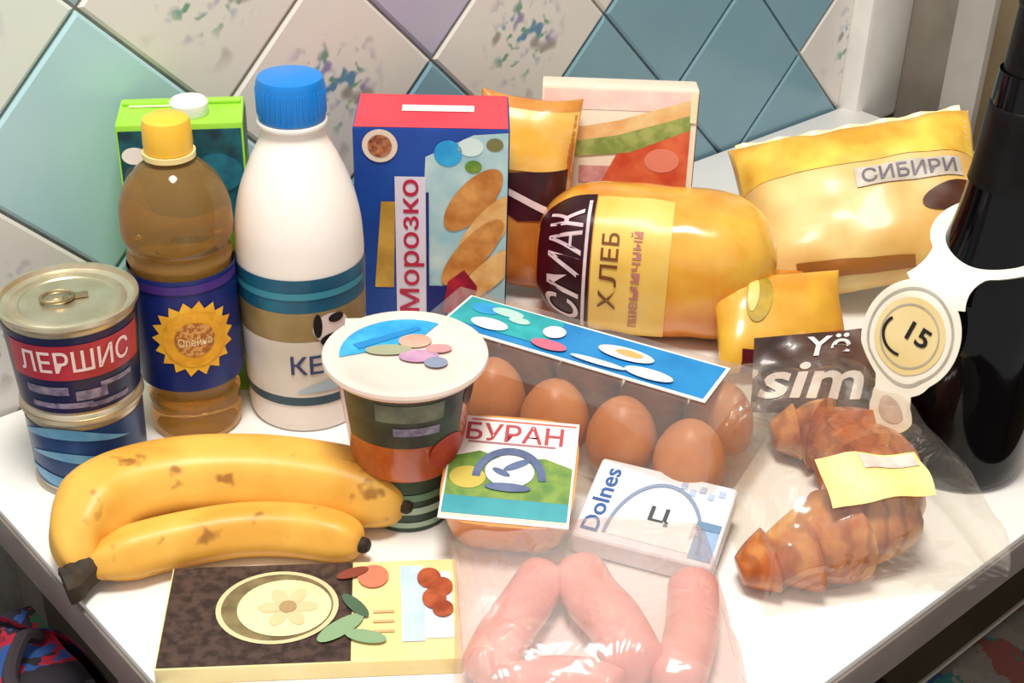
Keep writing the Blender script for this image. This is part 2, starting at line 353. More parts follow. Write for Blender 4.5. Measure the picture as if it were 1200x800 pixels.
pr('lettering', text('ЛЕРШИС', -.02, .0445, 1.75, .0155, off=.012), Su, .0013, mat('pinkish_white_print', '#f6dcdc', .4), up, .12)
for k, (x, z, w, hh) in enumerate(((-.55, .023, .7, .006), (.15, .019, .5, .007), (.6, .0245, .6, .0035), (-.35, .012, 1.0, .004), (.45, .011, .7, .0035))):
    pr('small_print', rect(x - w / 2, x + w / 2, z - hh / 2, z + hh / 2, 10, 1), Su, .0009, mat('grey_lilac_print', '#9a8fa6', .4, '#5b5470', 150), up)
tab = [(.012 * math.cos(a) * (1 if 0 else .8), .012 * math.sin(a) * .62) for a in [2 * pi * i / 28 for i in range(29)]]
obj('ring_pull', join(tube([(x - .006, y + .002, .0672) for x, y in tab], [.0013] * 29, 8), rbox(.011, .006, .0014, .0005, (.007, .003, .0655)), lathe([(0, .0652), (.003, .0652), (.003, .0675), (0, .068)], 16)), mat('ring_pull_metal', '#b3a283', .3, '#94835f', 80, metal=.8), up)

# ------------------------------------------------------------ sunflower oil bottle
p = P(232, 490); t = thing('oil_bottle', 'clear bottle of golden sunflower oil with yellow cap and navy label', 'bottle', p, facing(p))
pf = smoothprof([(.0001, .001), (.026, 0), (.0315, .003), (.0322, .012), (.0312, .020), (.0325, .028), (.0315, .036), (.0332, .044), (.034, .060), (.034, .100), (.034, .124), (.0352, .131), (.0335, .138), (.0368, .146), (.0372, .157), (.036, .168), (.031, .180), (.0225, .190), (.0145, .196), (.0125, .2), (.0125, .208), (.0001, .208)], 5)
OIL = mat('sunflower_oil', '#fcc578', .05, '#f8b964', 5, trans=.82, ior=1.3)
pf = [(r * .96, z) for r, z in pf]
obj('bottle_body', lathe(pf, 64), OIL, t)
obj('neck_ring', lathe([(.012, .198), (.0165, .198), (.0165, .2015), (.012, .2015)], 40), mat('pale_yellow_plastic', '#f6dd9a', .35), t)
YC = mat('yellow_cap_plastic', '#f6c544', .3, '#f3bb38', 10)
obj('cap', lathe([(.0135, .202), (.0150, .202), (.0154, .207), (.0151, .219), (.014, .2225), (.010, .2245), (.0001, .225)], 40), YC, t)
So = S_cyl(lambda v: .0342)
obj('label', lathe([(.0345, .044), (.0347, .046), (.0347, .124), (.0345, .126)], 64), NAVY, t)
pr('purple_stripe', rect(-1.3, 1.3, .117, .123, 30, 1), So, .0011, mat('violet_print', '#4a3084', .35), t)
fx, fz = .1, .084
SUN = mat('sunflower_yellow', '#f8c640', .4, '#efa72c', 90)
for k in range(18):
    a = 2 * pi * k / 18
    pr('sunflower_petal', ell(fx + .62 * math.cos(a), fz + .021 * math.sin(a), .27, .0062, 14, 2, 0) if 0 else [[(fx + (rr * math.cos(a) - ss * math.sin(a)) / .0342, fz + (rr * math.sin(a) + ss * math.cos(a)), 0) for rr, ss in ((.012, -.003), (.022, -.0042), (.028, 0), (.022, .0042), (.012, .003))], [(0, 1, 2, 3, 4)]], So, .0012 + .0001 * (k % 2), SUN, t)
pr('sunflower_ring', ell(fx, fz, .0205 / .0342, .0205, 36, 4), So, .0016, mat('sunflower_gold', '#f3b435', .4, '#e09a26', 140), t)
pr('sunflower_seeds', ell(fx, fz, .0125 / .0342, .0125, 30, 3), So, .002, mat('seed_lattice', '#d9a05a', .5, '#a8632c', 330, lo=.45, hi=.55), t)
pr('slogan', text('Олейна', fx, fz - .001, .6, .006), So, .0024, mat('pale_seed_print', '#f6e3b0', .4), t, .1)

# ------------------------------------------------------------ juice carton behind the oil
fr = P(240, 440); t = thing('drink_carton', 'lime green and dark teal drink carton standing behind the oil bottle', 'carton', (-.222, .861, 0), .16)
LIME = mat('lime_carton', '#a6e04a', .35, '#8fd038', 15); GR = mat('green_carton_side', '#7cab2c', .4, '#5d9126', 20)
cw, cd, ch = .081, .048, .205
obj('carton_body', rbox(cw, cd, ch, .002), LIME, t)
pr('front_panel', rect(-.039, .039, .128, ch - .004, 4, 4), S_front(-cd / 2), .0004, mat('dark_teal_print', '#11606e', .4, '#0a3440', 45, lo=.4, hi=.6), t)
pr('front_lower_panel', rect(-.039, .039, .003, .1279, 4, 4), S_front(-cd / 2), .0004, mat('lime_to_green_print', '#8fc83a', .4, '#5a9a2a', 20), t)
for x, z, rx, rz, m in ((-.030, .184, .008, .006, WHITE), (-.032, .168, .006, .009, mat('slate_print', '#44586a', .4)), (.022, .17, .016, .014, mat('blue_teal_print', '#1f7f98', .4, '#125d78', 80)), (.030, .145, .010, .010, mat('blue_teal_print', '#1f7f98')), (-.028, .145, .011, .007, mat('slate_print', '#44586a'))):
    pr('fruit_print', ell(x, z, rx, rz), S_front(-cd / 2), .0008, m, t)
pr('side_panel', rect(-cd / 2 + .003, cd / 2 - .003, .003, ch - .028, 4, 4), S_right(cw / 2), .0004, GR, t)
pr('side_teal_strip', rect(-cd / 2 + .003, cd / 2 - .003, ch - .028, ch - .003, 4, 2), S_right(cw / 2), .0005, mat('dark_teal_print', '#11606e'), t)
pr('top_flap_highlight', rect(-.034, .006, .006, .016, 4, 1), S_top(ch), .0005, mat('pale_lime_highlight', '#ecf8c8', .35), t)  # highlight on the carton top, painted as a pale strip
obj('top_fold', rbox(cw - .004, .006, .0025, .001, (0, .012, ch)), LIME, t)
obj('screw_cap', lathe([(.012, ch), (.0125, ch + .001), (.0125, ch + .008), (.011, ch + .010), (.0001, ch + .010)], 32), WHITE, t).location = (.006, -.006, 0)

# ------------------------------------------------------------ milk bottle
p = P(362, 470); t = thing('milk_bottle', 'white plastic dairy bottle with bright blue screw cap and teal banded label', 'bottle', p, facing(p))
pf = smoothprof([(.0001, .002), (.034, 0), (.0395, .004), (.0405, .012), (.0405, .022), (.041, .03), (.0418, .06), (.0424, .09), (.0428, .115), (.0425, .130), (.041, .148), (.0365, .168), (.029, .187), (.0225, .2), (.0195, .208), (.0192, .214), (.0192, .222), (.0001, .222)], 5)
obj('bottle_body', lathe(pf, 64), mat('milk_white_plastic', '#faf1ea', .28, '#f7ece4', 6, sss=.25), t)
obj('neck_flange', lathe([(.018, .212), (.0222, .212), (.0226, .2135), (.0222, .215), (.018, .215)], 48), mat('milk_white_plastic', '#faf1ea'), t)
BC = mat('bright_blue_plastic', '#1a84d8', .3, '#1579cd', 10)
capo = obj('cap', lathe([(.018, .216), (.0213, .216), (.0216, .219), (.0215, .2395), (.0202, .2425), (.016, .2432), (.0001, .2436)], 64), BC, t)
for k in range(36):
    a = 2 * pi * k / 36; r = obj('cap_rib', rbox(.0012, .0012, .017, .0004), BC, capo); r.location = (.0216 * math.cos(a), .0216 * math.sin(a), .2195); r.rotation_euler = (0, 0, a)
rm = prof_r(pf); Sm = S_cyl(rm)
def band(name, z0, z1, m, par, S, l=.0005, a0=-pi, a1=pi): return pr(name, rect(a0, a1, z0, z1, 64, 4), S, l, m, par)
band('teal_band', .096, .1205, mat('deep_teal_print', '#1f6f8c', .35, '#154f70', 30), t, Sm)
band('light_teal_band', .106, .111, mat('mid_teal_print', '#3d93aa', .35), t, Sm, .0008, -1.6, 1.2)
band('tan_band', .074, .0958, mat('tan_print', '#a58f62', .4, '#8a7448', 40), t, Sm)
band('white_label', .030, .0738, mat('cream_label', '#ece3d8', .4, '#dcd2c4', 30), t, Sm)
band('dark_line', .023, .030, mat('dark_blue_grey_print', '#34505e', .4), t, Sm)
pr('cow_patch_white', ell(.42, .083, .30, .011), Sm, .0011, mat('pinkish_paper', '#efdfdc', .4), t)
for a, z, rx, rz in ((.20, .086, .07, .009), (.50, .090, .13, .0035), (.45, .074, .22, .005)): pr('cow_patch_black', ell(a, z, rx, rz), Sm, .0015, DARK, t)
pr('lettering', text('КЕФИР', .5, .056, 1.5, .016, off=.012), Sm, .0011, mat('slate_blue_print', '#3f4a78', .4), t, .12)
pr('pale_blue_wave', grid(20, 2, lambda a, b: (-.2 + 1.3 * a, .034 + .009 * b * math.sin(pi * a), 0)), Sm, .0010, mat('pale_blue_print', '#b9cdd8', .4), t)

# ------------------------------------------------------------ frozen pancake box
t = thing('food_box', 'tall blue food box with red top and pancake picture beside milk bottle', 'box', (-.062, .945, 0), .03)
bw, bd, bh = .110, .066, .176
RT = mat('coral_red_card', '#e04a56', .4, '#d8404e', 20)
obj('box_body', rbox(bw, bd, bh, .0012), mat('royal_blue_card', '#1d4ba0', .4, '#173f92', 20), t)
Sf = S_front(-bd / 2)
pr('top_panel', rect(-bw / 2 + .001, bw / 2 - .001, -bd / 2 + .001, bd / 2 - .001), S_top(bh), .0004, RT, t)
pr('top_white_stripe', rect(-.022, .030, -.002, .010), S_top(bh), .0009, mat('pale_pink_print', '#fbe3e0', .4), t)
pr('right_side_panel', rect(-bd / 2 + .001, bd / 2 - .001, .002, bh - .002), S_right(bw / 2), .0004, RT, t)
pr('frost_splash', poly([(-.004, .155), (.03, .172), (.0545, .174), (.0545, .02), (-.004, .02), (-.012, .06), (-.006, .11)]), Sf, .0005, mat('frost_print', '#c9dcd8', .45, '#9cc3cc', 35), t, .02)
for x, z, rx, rz, c in ((.012, .158, .010, .010, SKYB), (.028, .163, .009, .007, mat('frost_light_print', '#d9e9e4', .4)), (.03, .148, .006, .005, GREEN), (.045, .165, .006, .005, mat('olive_print', '#7d7a4a', .4))): pr('frost_spot', ell(x, z, rx, rz), Sf, .0009, c, t)
PAN = mat('pancake_print', '#dc9a52', .45, '#b86e2c', 60); PAN2 = mat('pancake_light_print', '#efc384', .45, '#d8994e', 60)
for k, (x, z, rx, rz, ro, m) in enumerate(((.030, .122, .030, .013, .9, PAN), (.040, .098, .034, .012, .95, PAN2), (.030, .080, .034, .011, .9, PAN), (.042, .062, .03, .010, .8, PAN2))):
    vs, fs = ell(x, z, rx, rz, 28, 3, ro); vs = [(min(v[0], .0545), v[1], 0) for v in vs]
    pr('pancake_print', (vs, fs), Sf, .0011 + .0002 * k, m, t)
pr('berry_print', poly([(.008, .03), (.030, .03), (.034, .052), (.024, .066), (.012, .056)]), Sf, .002, mat('berry_red_print', '#b8243c', .4, '#8c1830', 80), t)
pr('navy_corner', rect(-.004, .012, .018, .052), Sf, .0013, NAVY, t)
pr('gold_flash', poly([(-.042, .05), (-.028, .05), (-.026, .12), (-.036, .12)]), Sf, .0007, mat('gold_print', '#d8a848', .4, '#b58a34', 50), t)
pr('brand_badge', ell(-.036, .163, .0125, .0125), Sf, .0009, mat('badge_cream', '#f0d8c4', .4), t)
pr('brand_badge_center', ell(-.036, .163, .0085, .0085), Sf, .0013, mat('badge_brown', '#c98258', .4, '#7a3a2a', 200), t)
pr('lettering_backing', rect(-.026, -.004, .028, .140, 2, 8), Sf, .0012, mat('pale_lilac_print', '#e6dcea', .4), t)
pr('lettering', text('Морозко', -.0145, .084, .108, .0185, rot=pi / 2, off=.012), Sf, .0017, mat('crimson_print', '#c02848', .4), t)
pr('shadow_line', rect(-.0038, -.0018, .030, .128), Sf, .0015, NAVY, t)

# ------------------------------------------------------------ loaf bags
def loaf_f(L, W, Hh):                      # rounded loaf lying along x, base z=0 ; (a: along, b: angle 0..2pi)
    def S(u, ang, l):
        x = max(-1, min(1, u / (L / 2))); e = (1 - abs(x) ** 4.5) ** .5
        c, s = math.cos(ang), math.sin(ang); ex = .78
        y = math.copysign(abs(c) ** ex, c) * W / 2; z = math.copysign(abs(s) ** ex, s) * Hh / 2
        w = noise.noise(Vector((u * 45, c * 2.2, s * 2.2))) * .0022
        return (u, y * (.10 + .9 * e) - l * (-c) + w * c, Hh / 2 + (z * (.10 + .9 * e) + l * s) + w * s)
    return S
def loaf(name, S, L, m, parent):
    n, mm = 40, 40; fu = lambda k: math.sin((k - .5) * pi) * L / 2
    vs, fs = grid(n, mm, lambda a, b: S(fu(a), 2 * pi * b, 0)); return obj(name, (vs, fs), m, parent, sharp=80)
# main bread bag: local -Y side faces the lens: angle pi .. ; map v = metres up the front
bc = P(764, 378); t = thing('bread_bag', 'orange yellow bread bag with maroon lettered band lying behind egg carton', 'bread bag', (.108, .955, 0), -.14)
LL, LW, LH = .185, .10, .112
SL = loaf_f(LL, LW, LH)
BAG = mat('orange_yellow_bread_bag', '#f3bd4c', .22, '#dd8420', 16, coat=.6)
loaf('bag_body', SL, LL, BAG, t)
SB = lambda u, v, l: SL(u, pi + v, -l) if 0 else SL(u, pi - v, l)   # v: angle above the horizontal front line
def SBf(u, v, l):
    x, y, z = SL(u, pi - v, 0); c = Vector((x, 0, LH / 2)); q = Vector((x, y, z)); d = (q - c).normalized(); return tuple(q + d * l)
pr('yellow_panel', rect(-.045, .012, -.9, 1.4, 10, 24), SBf, .0008, mat('pale_yellow_bag_print', '#f3d074', .35, '#ecc05a', 25), t)
pr('maroon_band', rect(-.088, -.046, -.9, 1.45, 10, 24), SBf, .0008, MAROON, t)
PK = mat('pale_pink_letter', '#eedcdc', .4, '#d8bcc4', 60)
def tx(s, cx, cv, w, hv, m, l=.0016, sh=0): return pr('lettering', text(s, cx, cv, hv, w, rot=pi / 2, off=.01, shear=sh) if 0 else [[(cx - y, cv + x, 0) for x, y, _ in text(s, 0, 0, hv, w, off=.01, shear=sh)[0]], text(s, 0, 0, hv, w, off=.01, shear=sh)[1]], SBf, l, m, t, .05)
tx('СМАК', -.066, .30, .026, 1.75, PK, sh=.2)
pr('band_edge', rect(-.051, -.0485, -.8, 1.3, 1, 20), SBf, .0014, PK, t)
tx('ХЛЕБ', -.032, .22, .013, .95, mat('brown_letter', '#7c4a22', .4))
tx('пшеничный', -.013, .10, .009, 1.3, mat('rose_letter', '#c07a72', .4))
obj('bag_tail', grid(10, 12, lambda a, b: ((LL / 2 - .006) + .028 * a, (-.012 - .018 * a) + (.024 + .036 * a) * b, .052 - .012 * a + .006 * math.sin(b * 17) * (.3 + a))), BAG, t)
# second bag, standing between box and bread
t = thing('pastry_bag', 'golden bag of pastry with maroon label squeezed between blue box and bread bag', 'bread bag', (-.002, 1.006, .003), -.06, None, math.radians(76), math.radians(4))
a, b = .040, .079
SP = pillow_f(a, b, .024, 2.8, .5, .004, 5.0); T0 = Matrix.Translation((0, b, .012))
pillow('bag_body', SP, a, b, mat('golden_pastry_bag', '#dd9a48', .25, '#b86c28', 26, coat=.5), t, 26).matrix_local = T0
for nm, shp, l, m in (('cream_top', rect(-.039, .039, .022, .070, 12, 10), .0009, mat('cream_yellow_bag_print', '#f3cf86', .3, '#e9b040', 30)), ('maroon_label', poly([(-.040, .016), (.040, .026), (.040, -.012), (.0, -.018), (-.040, .004)]), .0012, MAROON), ('label_stripe', poly([(-.036, .012), (-.028, .014), (.032, -.008), (.024, -.011)]), .0018, PK)):
    pr(nm, shp, SP, l, m, t, .01).matrix_local = T0
# sandwich picture box standing behind the bread
t = thing('snack_box', 'white snack box with sandwich picture standing behind bread bag', 'box', (.080, 1.045, .0015), -.02, None, -.10)
sw, sd, sh_ = .124, .03, .158
obj('box_body', rbox(sw, sd, sh_, .0015), mat('ivory_card', '#f5ead8', .4, '#efdfc8', 20), t)
Sf = S_front(-sd / 2)
pr('pink_header', rect(-.060, .060, .140, .156), Sf, .0004, mat('pale_pink_header', '#f3d3cc', .4, '#f7e6da', 50), t)
pr('bread_slice_print', poly([(-.05, .122), (.0, .132), (.055, .150), (.057, .136), (.0, .118), (-.05, .112)]), Sf, .0008, mat('bread_slice_print', '#f3d39a', .4, '#e8b070', 50), t)
pr('salad_print', poly([(-.045, .112), (.0, .12), (.057, .138), (.057, .126), (.01, .106), (-.045, .100)]), Sf, .0011, mat('salad_print', '#a9b568', .4, '#7d9448', 90), t)
pr('ham_print', poly([(-.012, .080), (.0, .105), (.03, .118), (.057, .126), (.057, .078)]), Sf, .0010, mat('ham_print', '#e0704a', .4, '#c94a30', 50), t)
pr('rose_spot', ell(.036, .1, .014, .010), Sf, .0014, mat('rose_ham_print', '#e88a74', .4), t)
for k, z in enumerate((.128, .117, .106, .095)): pr('red_letter_block', rect(-.048, -.036, z - .004, z + .004), Sf, .0012, mat('red_block_print', '#cf5058', .4, '#b83c4a', 200), t)
pr('pink_print', rect(-.03, -.004, .080, .094), Sf, .0009, mat('pink_print', '#dba0a0', .4, '#c88484', 120), t)
pr('edge_strip', rect(.056, .061, .132, .156), Sf, .0016, mat('pale_yellow_card', '#f2eec4', .4), t)
pr('side_panel', rect(-sd / 2 + .001, sd / 2 - .001, .003, sh_ - .003), S_right(sw / 2), .0004, mat('salmon_card', '#d98a6c', .4, '#c4704f', 30), t)

# ------------------------------------------------------------ large yellow bag
yb = P(985, 352); t = thing('pasta_bag', 'large puffy yellow bag with grey outlined lettering leaning behind champagne bottle', 'bag', (.292, .990, .012), -.05, None, math.radians(38), math.radians(-14))
a, b = .098, .071
SY = pillow_f(a, b, .036, 3.0, .5, .004, 3.0)
T0 = Matrix.Translation((0, .064, .032))
YEL = mat('pale_tan_yellow_film', '#f0d08a', .36, '#d9a552', 16, coat=.1)
body = pillow('bag_body', SY, a, b, YEL, t); body.matrix_local = T0
def prb(name, shp, l, m, mx=.012): o = pr(name, shp, SY, l, m, t, mx); o.matrix_local = T0; return o
prb('yellow_top_panel', rect(-.095, .095, .023, .069, 24, 10), .0008, mat('bright_yellow_print', '#f3d258', .36, '#e3a234', 26, coat=.1))
prb('lettering_backing', rect(-.004, .080, .0, .017, 16, 3), .0015, mat('pale_grey_lilac', '#cfc6ba', .4, '#b3a796', 70))
prb('lettering', text('СИБИРИ', .038, .009, .074, .0125, off=.012), .0021, mat('grey_letter', '#6f6672', .4), .006)
prb('dark_gap_patch', ell(.068, -.016, .026, .011, 24, 3, .2), .0016, mat('dark_gap_brown', '#54260f', .4, '#3a180a', 50))  # shade of the gap below right, painted on as a dark oval
prb('brown_shadow_band', poly([(-.06, -.052), (.03, -.060), (.03, -.068), (-.06, -.067)]), .0012, mat('brown_painted_shade', '#a5672a', .4), .012)  # shade along the bag's lower edge, painted as a brown band
obj('seal_strip', grid(30, 2, lambda i, j: (-a * .93 + 2 * a * .93 * i, b * .95 + .008 * j, .0022 * math.sin(i * 40) * j)), mat('pale_seal_film', '#f3e6b4', .3), t).matrix_local = T0

# small yellow packet in front
t = thing('snack_packet', 'small yellow orange snack packet with dark red corner between bread bag and lettered bag', 'packet', (.200, .880, .003), .12, None, math.radians(42))
a, b = .05, .039
SQ = pillow_f(a, b, .016, 2.8, .5, .003, 8.0); T0 = Matrix.Translation((0, .036, .014))
pillow('packet_body', SQ, a, b, mat('yellow_packet_film', '#eab63e', .3, '#dd9a34', 30, coat=.3), t, 24).matrix_local = T0
for nm, shp, l, m in (('leaf_print', ell(-.018, .016, .010, .021, 24, 4, -.25), .0012, mat('olive_yellow_print', '#c9a83c', .4, '#a88a30', 60)), ('leaf_highlight', ell(-.022, .018, .004, .015, 20, 3, -.25), .0018, mat('pale_olive_print', '#e9d47c', .4)),
                      ('orange_print', poly([(.0, -.02), (.045, -.01), (.045, -.036), (-.01, -.036)]), .0012, ORANGE), ('dark_red_corner', poly([(-.035, -.024), (.012, -.030), (.012, -.040), (-.035, -.040)]), .0018, mat('dark_red_print', '#5e0f1c', .4))):
    pr(nm, shp, SQ, l, m, t, .01).matrix_local = T0

# ------------------------------------------------------------ champagne bottle
p = P(1112, 533); t = thing('champagne_bottle', 'black glass champagne bottle with dark foil neck and white collar tag', 'bottle', p, facing(p))
BG = mat('black_glass', '#040306', .07, '#060508', 5, ior=1.35)
pf = smoothprof([(.0001, .012), (.02, .006), (.036, 0), (.044, .003), (.0465, .012), (.047, .03), (.047, .09), (.046, .112), (.0425, .130), (.036, .150), (.0305, .168), (.0268, .188), (.0245, .21), (.0228, .235), (.0214, .26), (.0205, .275)], 5)
obj('bottle_body', lathe(pf, 72), BG, t)
FO = mat('black_foil', '#070607', .35, '#0f0c0d', 70, .3, ior=1.3)
foil = smoothprof([(.0262, .205), (.0252, .213), (.0236, .235), (.0225, .253), (.0215, .2545), (.0196, .2565), (.0186, .275), (.0176, .300), (.0172, .312), (.0182, .3155), (.0182, .322), (.0168, .326), (.0172, .334), (.0188, .342), (.018, .352), (.012, .358), (.0001, .359)], 4)
obj('neck_foil', lathe(foil, 56), FO, t)
# collar tag: lies over the shoulder, tilted
LC, DC, HC, hr = .016, .066, .158, .0305   # lobe, disc and neck-hole centres along the tag
def tag_w(s):                              # half width along the tag, s from lobe tip upwards
    w = 0
    for cs, r, q in ((LC, .0155, .0155), (DC, .032, .038), (HC, .041, .041)):
        d = (s - cs) / q
        if abs(d) < 1: w = max(w, r * math.sqrt(1 - d * d))
    if .098 < s < .130: w = max(w, .0185 + .006 * abs((s - .112) / .016) ** 2)
    if .024 < s < .036: w = max(w, .0135)
    return w
LT = HC + .041
rows = 140; V, Fs = [], []
for sgn in (-1, 1):
    base = len(V)
    for i in range(rows + 1):
        s = .0007 + (LT - .0012) * (.5 - .5 * math.cos(pi * i / rows)); w = tag_w(s); h = min(w, math.sqrt(max(0, hr * hr - (s - HC) ** 2)))
        for k in range(9): V.append((sgn * (h + (w - h) * k / 8), s, 0))
    for i in range(rows):
        for k in range(8): q = base + i * 9 + k; Fs.append((q, q + 1, q + 10, q + 9))
az = math.radians(-20); tc_, ts_ = math.cos(math.radians(13)), math.sin(math.radians(13))
def ST(u, v, l):                           # nearly flat around the neck, bending down over the shoulder
    k = max(0, (DC - .022 - v) / (DC - .022 - LC)); u = u + .013 * min(1, k); s = HC - v; u, s = u * tc_ - s * ts_, u * ts_ + s * tc_; n = 24; y = z = 0.0; ds = s / n
    bend = lambda q: math.radians(14) + max(0, min(1, (q - .026) / .04)) * math.radians(66)
    for i in range(n): th = bend(ds * (i + .5)); y -= math.cos(th) * ds; z -= math.sin(th) * ds
    th = bend(s); u2 = u
    q = Vector((u2, y - math.sin(th) * l, z + math.cos(th) * l)); q = Matrix.Rotation(az, 4, 'Z') @ q; q.z += .167; return tuple(q)
TG = mat('white_tag_card', '#f6f1e4', .45, '#efe8d4', 30)
fr_ = ([ST(u, v, .0006) for u, v, _ in V], Fs); bk_ = ([ST(u, v, -.0002) for u, v, _ in V], Fs)
tgo = obj('collar_tag', join(fr_, bk_), TG, t)
GL = mat('pale_gold_print', '#efd9a0', .4, '#e6cd8e', 40); GY = mat('warm_grey_print', '#b9b2a6', .45, '#a8a090', 90)
pr('emblem_disc', ell(0, DC, .023, .026, 36, 4), ST, .0012, GL, tgo)
pr('emblem_ring', ring(0, DC, .0265, .0280, 1.17), ST, .0011, GY, tgo)
pr('emblem_inner_ring', ring(0, DC, .0185, .0195, 1.12), ST, .0016, GY, tgo)
pr('emblem_numerals', text('15', .005, DC + .004, .015, .013, off=.02), ST, .0018, DARK, tgo, .004)
pr('emblem_curl', grid(16, 1, lambda a, b: (-.004 + (.012 + .002 * b) * math.cos(2.6 + 2.4 * a), DC - .002 + (.012 + .002 * b) * math.sin(2.6 + 2.4 * a), 0)), ST, .0018, DARK, tgo)
pr('lobe_emblem', ell(0, LC, .009, .008), ST, .0012, mat('pinkish_beige_print', '#d8c4b4', .45, '#c4ac9c', 90), tgo)

# ------------------------------------------------------------ eggs and carton
ez = math.radians(-27); ec = Vector((.042, .793, 0))
RZ = Matrix.Rotation(ez, 4, 'Z')
CLR = film('clear_carton_plastic', .12, .07, '#fdfaf6', 12)
t = thing('egg_carton', 'clear plastic egg carton with bright blue label strip on lid', 'egg carton', ec, ez)
el_, ew = .252, .114
def cav(x, y):
    d = 1
    cx = max(-.096, min(.096, round(x / .048) * .048)); cy = .026 if y > 0 else -.026
    r = math.hypot(x - cx, y - cy); return .002 + .016 * min(1, (r / .024) ** 2)
obj('tray', grid(60, 24, lambda a, b: ((a - .5) * el_, (b - .5) * ew, cav((a - .5) * el_, (b - .5) * ew))), CLR, t)
def lidp(a, b):                            # dome: a along, b across
    x, y = 2 * a - 1, 2 * b - 1
    ex, ey = min(1, (1 - abs(x)) / .10), min(1, (1 - abs(y)) / .2)
    sm = lambda q: q * q * (3 - 2 * q)
    return (x * el_ / 2, y * ew / 2, .020 + .046 * sm(ex) * sm(ey))
obj('lid', grid(60, 30, lidp), CLR, t)
obj('rim', rbox(el_ + .006, ew + .006, .0015, .0005, (0, 0, .0185)), CLR, t)
lab = obj('label_strip', rbox(.196, .047, .0012, .0004, (-.001, .012, .0668)), mat('white_label_card', '#eef3f0', .4), t)
Sg = lambda u, v, l: (u - .001, v + .012, .068 + l)
pr('blue_field', rect(-.0955, .0955, -.021, .021, 8, 4), Sg, .0003, mat('azure_print', '#2a8fcf', .35, '#1f7fc4', 30), lab)
pr('turquoise_field', poly([(-.0955, .021), (-.0955, -.014), (-.03, -.014), (-.018, .0), (-.022, .021)]), Sg, .0007, mat('turquoise_print', '#35b4b8', .35, '#219aa6', 50), lab)
for x, y, rx, ry, m in ((-.078, .010, .011, .007, SKYB), (-.062, .012, .012, .005, mat('mint_print', '#b9ead4', .4)), (-.05, .006, .008, .004, mat('mint_print', '#b9ead4')), (-.066, -.008, .014, .007, mat('ice_print', '#dff4f4', .4)), (-.022, .004, .008, .008, mat('lilac_white_print', '#e4dce8', .4)),
                        (-.018, -.013, .013, .006, mat('pink_berry_print', '#d8718c', .4)), (.032, .002, .020, .0075, WHITE), (.034, .003, .010, .004, mat('apricot_print', '#eab070', .4)), (.055, -.014, .017, .006, WHITE), (.02, -.017, .02, .003, mat('ice_print', '#dff4f4'))):
    LP = globals().get('LP', 0) + 1; pr('label_picture', ell(x, y, rx, ry), Sg, .0010 + .00015 * LP, m, lab)
def egg_shape():
    pts = []
    for k in range(17):
        th = pi * k / 16; z = -math.cos(th); r = math.sin(th) * (1 - .11 * z); pts.append((max(r, 1e-4) * .0232, .0295 + z * .0288))
    return lathe(pts, 28)
EG = mat('brown_eggshell', '#d18a4c', .42, '#bd7038', 40, .05, sss=.1)
proto = obj('egg', egg_shape(), EG)
first = True
for i in range(5):
    for j in range(2):
        o = proto if first else proto.copy()
        if not first: COL.objects.link(o)
        first = False
        q = RZ @ Vector(((i - 2) * .048, (-.026, .026)[j], .003)); o.location = ec + q
        o.rotation_euler = (random.uniform(-.06, .06), random.uniform(-.06, .06), random.uniform(0, 6))
        tag(o, ('brown egg in the carton row next to cheese and butter packs', 'brown egg in the carton row next to the bread bag')[j], 'egg', ('eggs in the row by the cheese', 'eggs in the row by the bread')[j])

# ------------------------------------------------------------ tub with foil lid standing on a low tin
p = P(478, 592); rz = facing(p)
t = thing('low_tin', 'low green and white striped tin under the foil lidded tub', 'tin', p, rz)
hh = .041; r = .028
obj('tin_body', lathe([(.0001, 0), (r - .001, 0), (r, .001), (r, hh - .001), (r - .001, hh), (.0001, hh)], 48), mat('dark_green_tin', '#33503e', .35, '#24402e', 40), t)
St = S_cyl(r)
for z0, z1, m in ((.004, .008, mat('pale_green_print', '#a8c4ae', .4)), (.014, .019, mat('pale_green_print', '#a8c4ae')), (.024, .029, mat('mid_green_print', '#6d9478', .4))): band('stripe', z0, z1, m, t, St, .0005)
t = thing('plastic_tub', 'round plastic tub of orange food with blue and pink foil lid', 'tub', p + Vector((0, 0, hh)), rz)
th_ = .073; r0, r1 = .0325, .0445
pf = [(.0001, .003), (r0 - .006, .003), (r0 - .004, 0), (r0, .001), (r0 + .002, .004), (r1 - .002, th_ - .006), (r1 + .0025, th_ - .005), (r1 + .003, th_ - .0015), (r1 + .0015, th_), (.0001, th_)]
obj('tub_body', lathe(pf, 64), mat('orange_carrot_tub', '#c8622c', .25, '#a8431f', 35, coat=.4), t)
rf = lambda v: r0 + .002 + (r1 - r0 - .004) * (v - .004) / (th_ - .010); Sc = S_cyl(rf)
pr('side_label', rect(-1.05, .95, .030, .065, 30, 4), Sc, .0006, mat('dark_olive_label', '#3f4636', .35, '#24261f', 40, lo=.4, hi=.6), t)
pr('label_highlight', rect(-.45, .55, .050, .063, 16, 2), Sc, .0010, mat('grey_olive_sheen', '#767a66', .4, '#54594c', 60), t)  # sheen on the dark label, painted as a lighter patch
pr('label_greeting', rect(-.2, .5, .040, .046, 12, 1), Sc, .0010, mat('grey_lilac_print', '#9a8fa6', .4, '#5b5470', 150), t)
pr('red_fruit_print', ell(.72, .022, .35, .012, 24, 3), Sc, .0010, mat('tomato_red_print', '#c23a30', .35, '#a52a26', 40), t)
pr('dark_spot', ell(1.1, .057, .16, .008, 20, 3), Sc, .0010, mat('dark_violet_print', '#2c2838', .4), t)
LID = mat('pale_foil_lid', '#ecdcd0', .35, '#e4ccc0', 25)
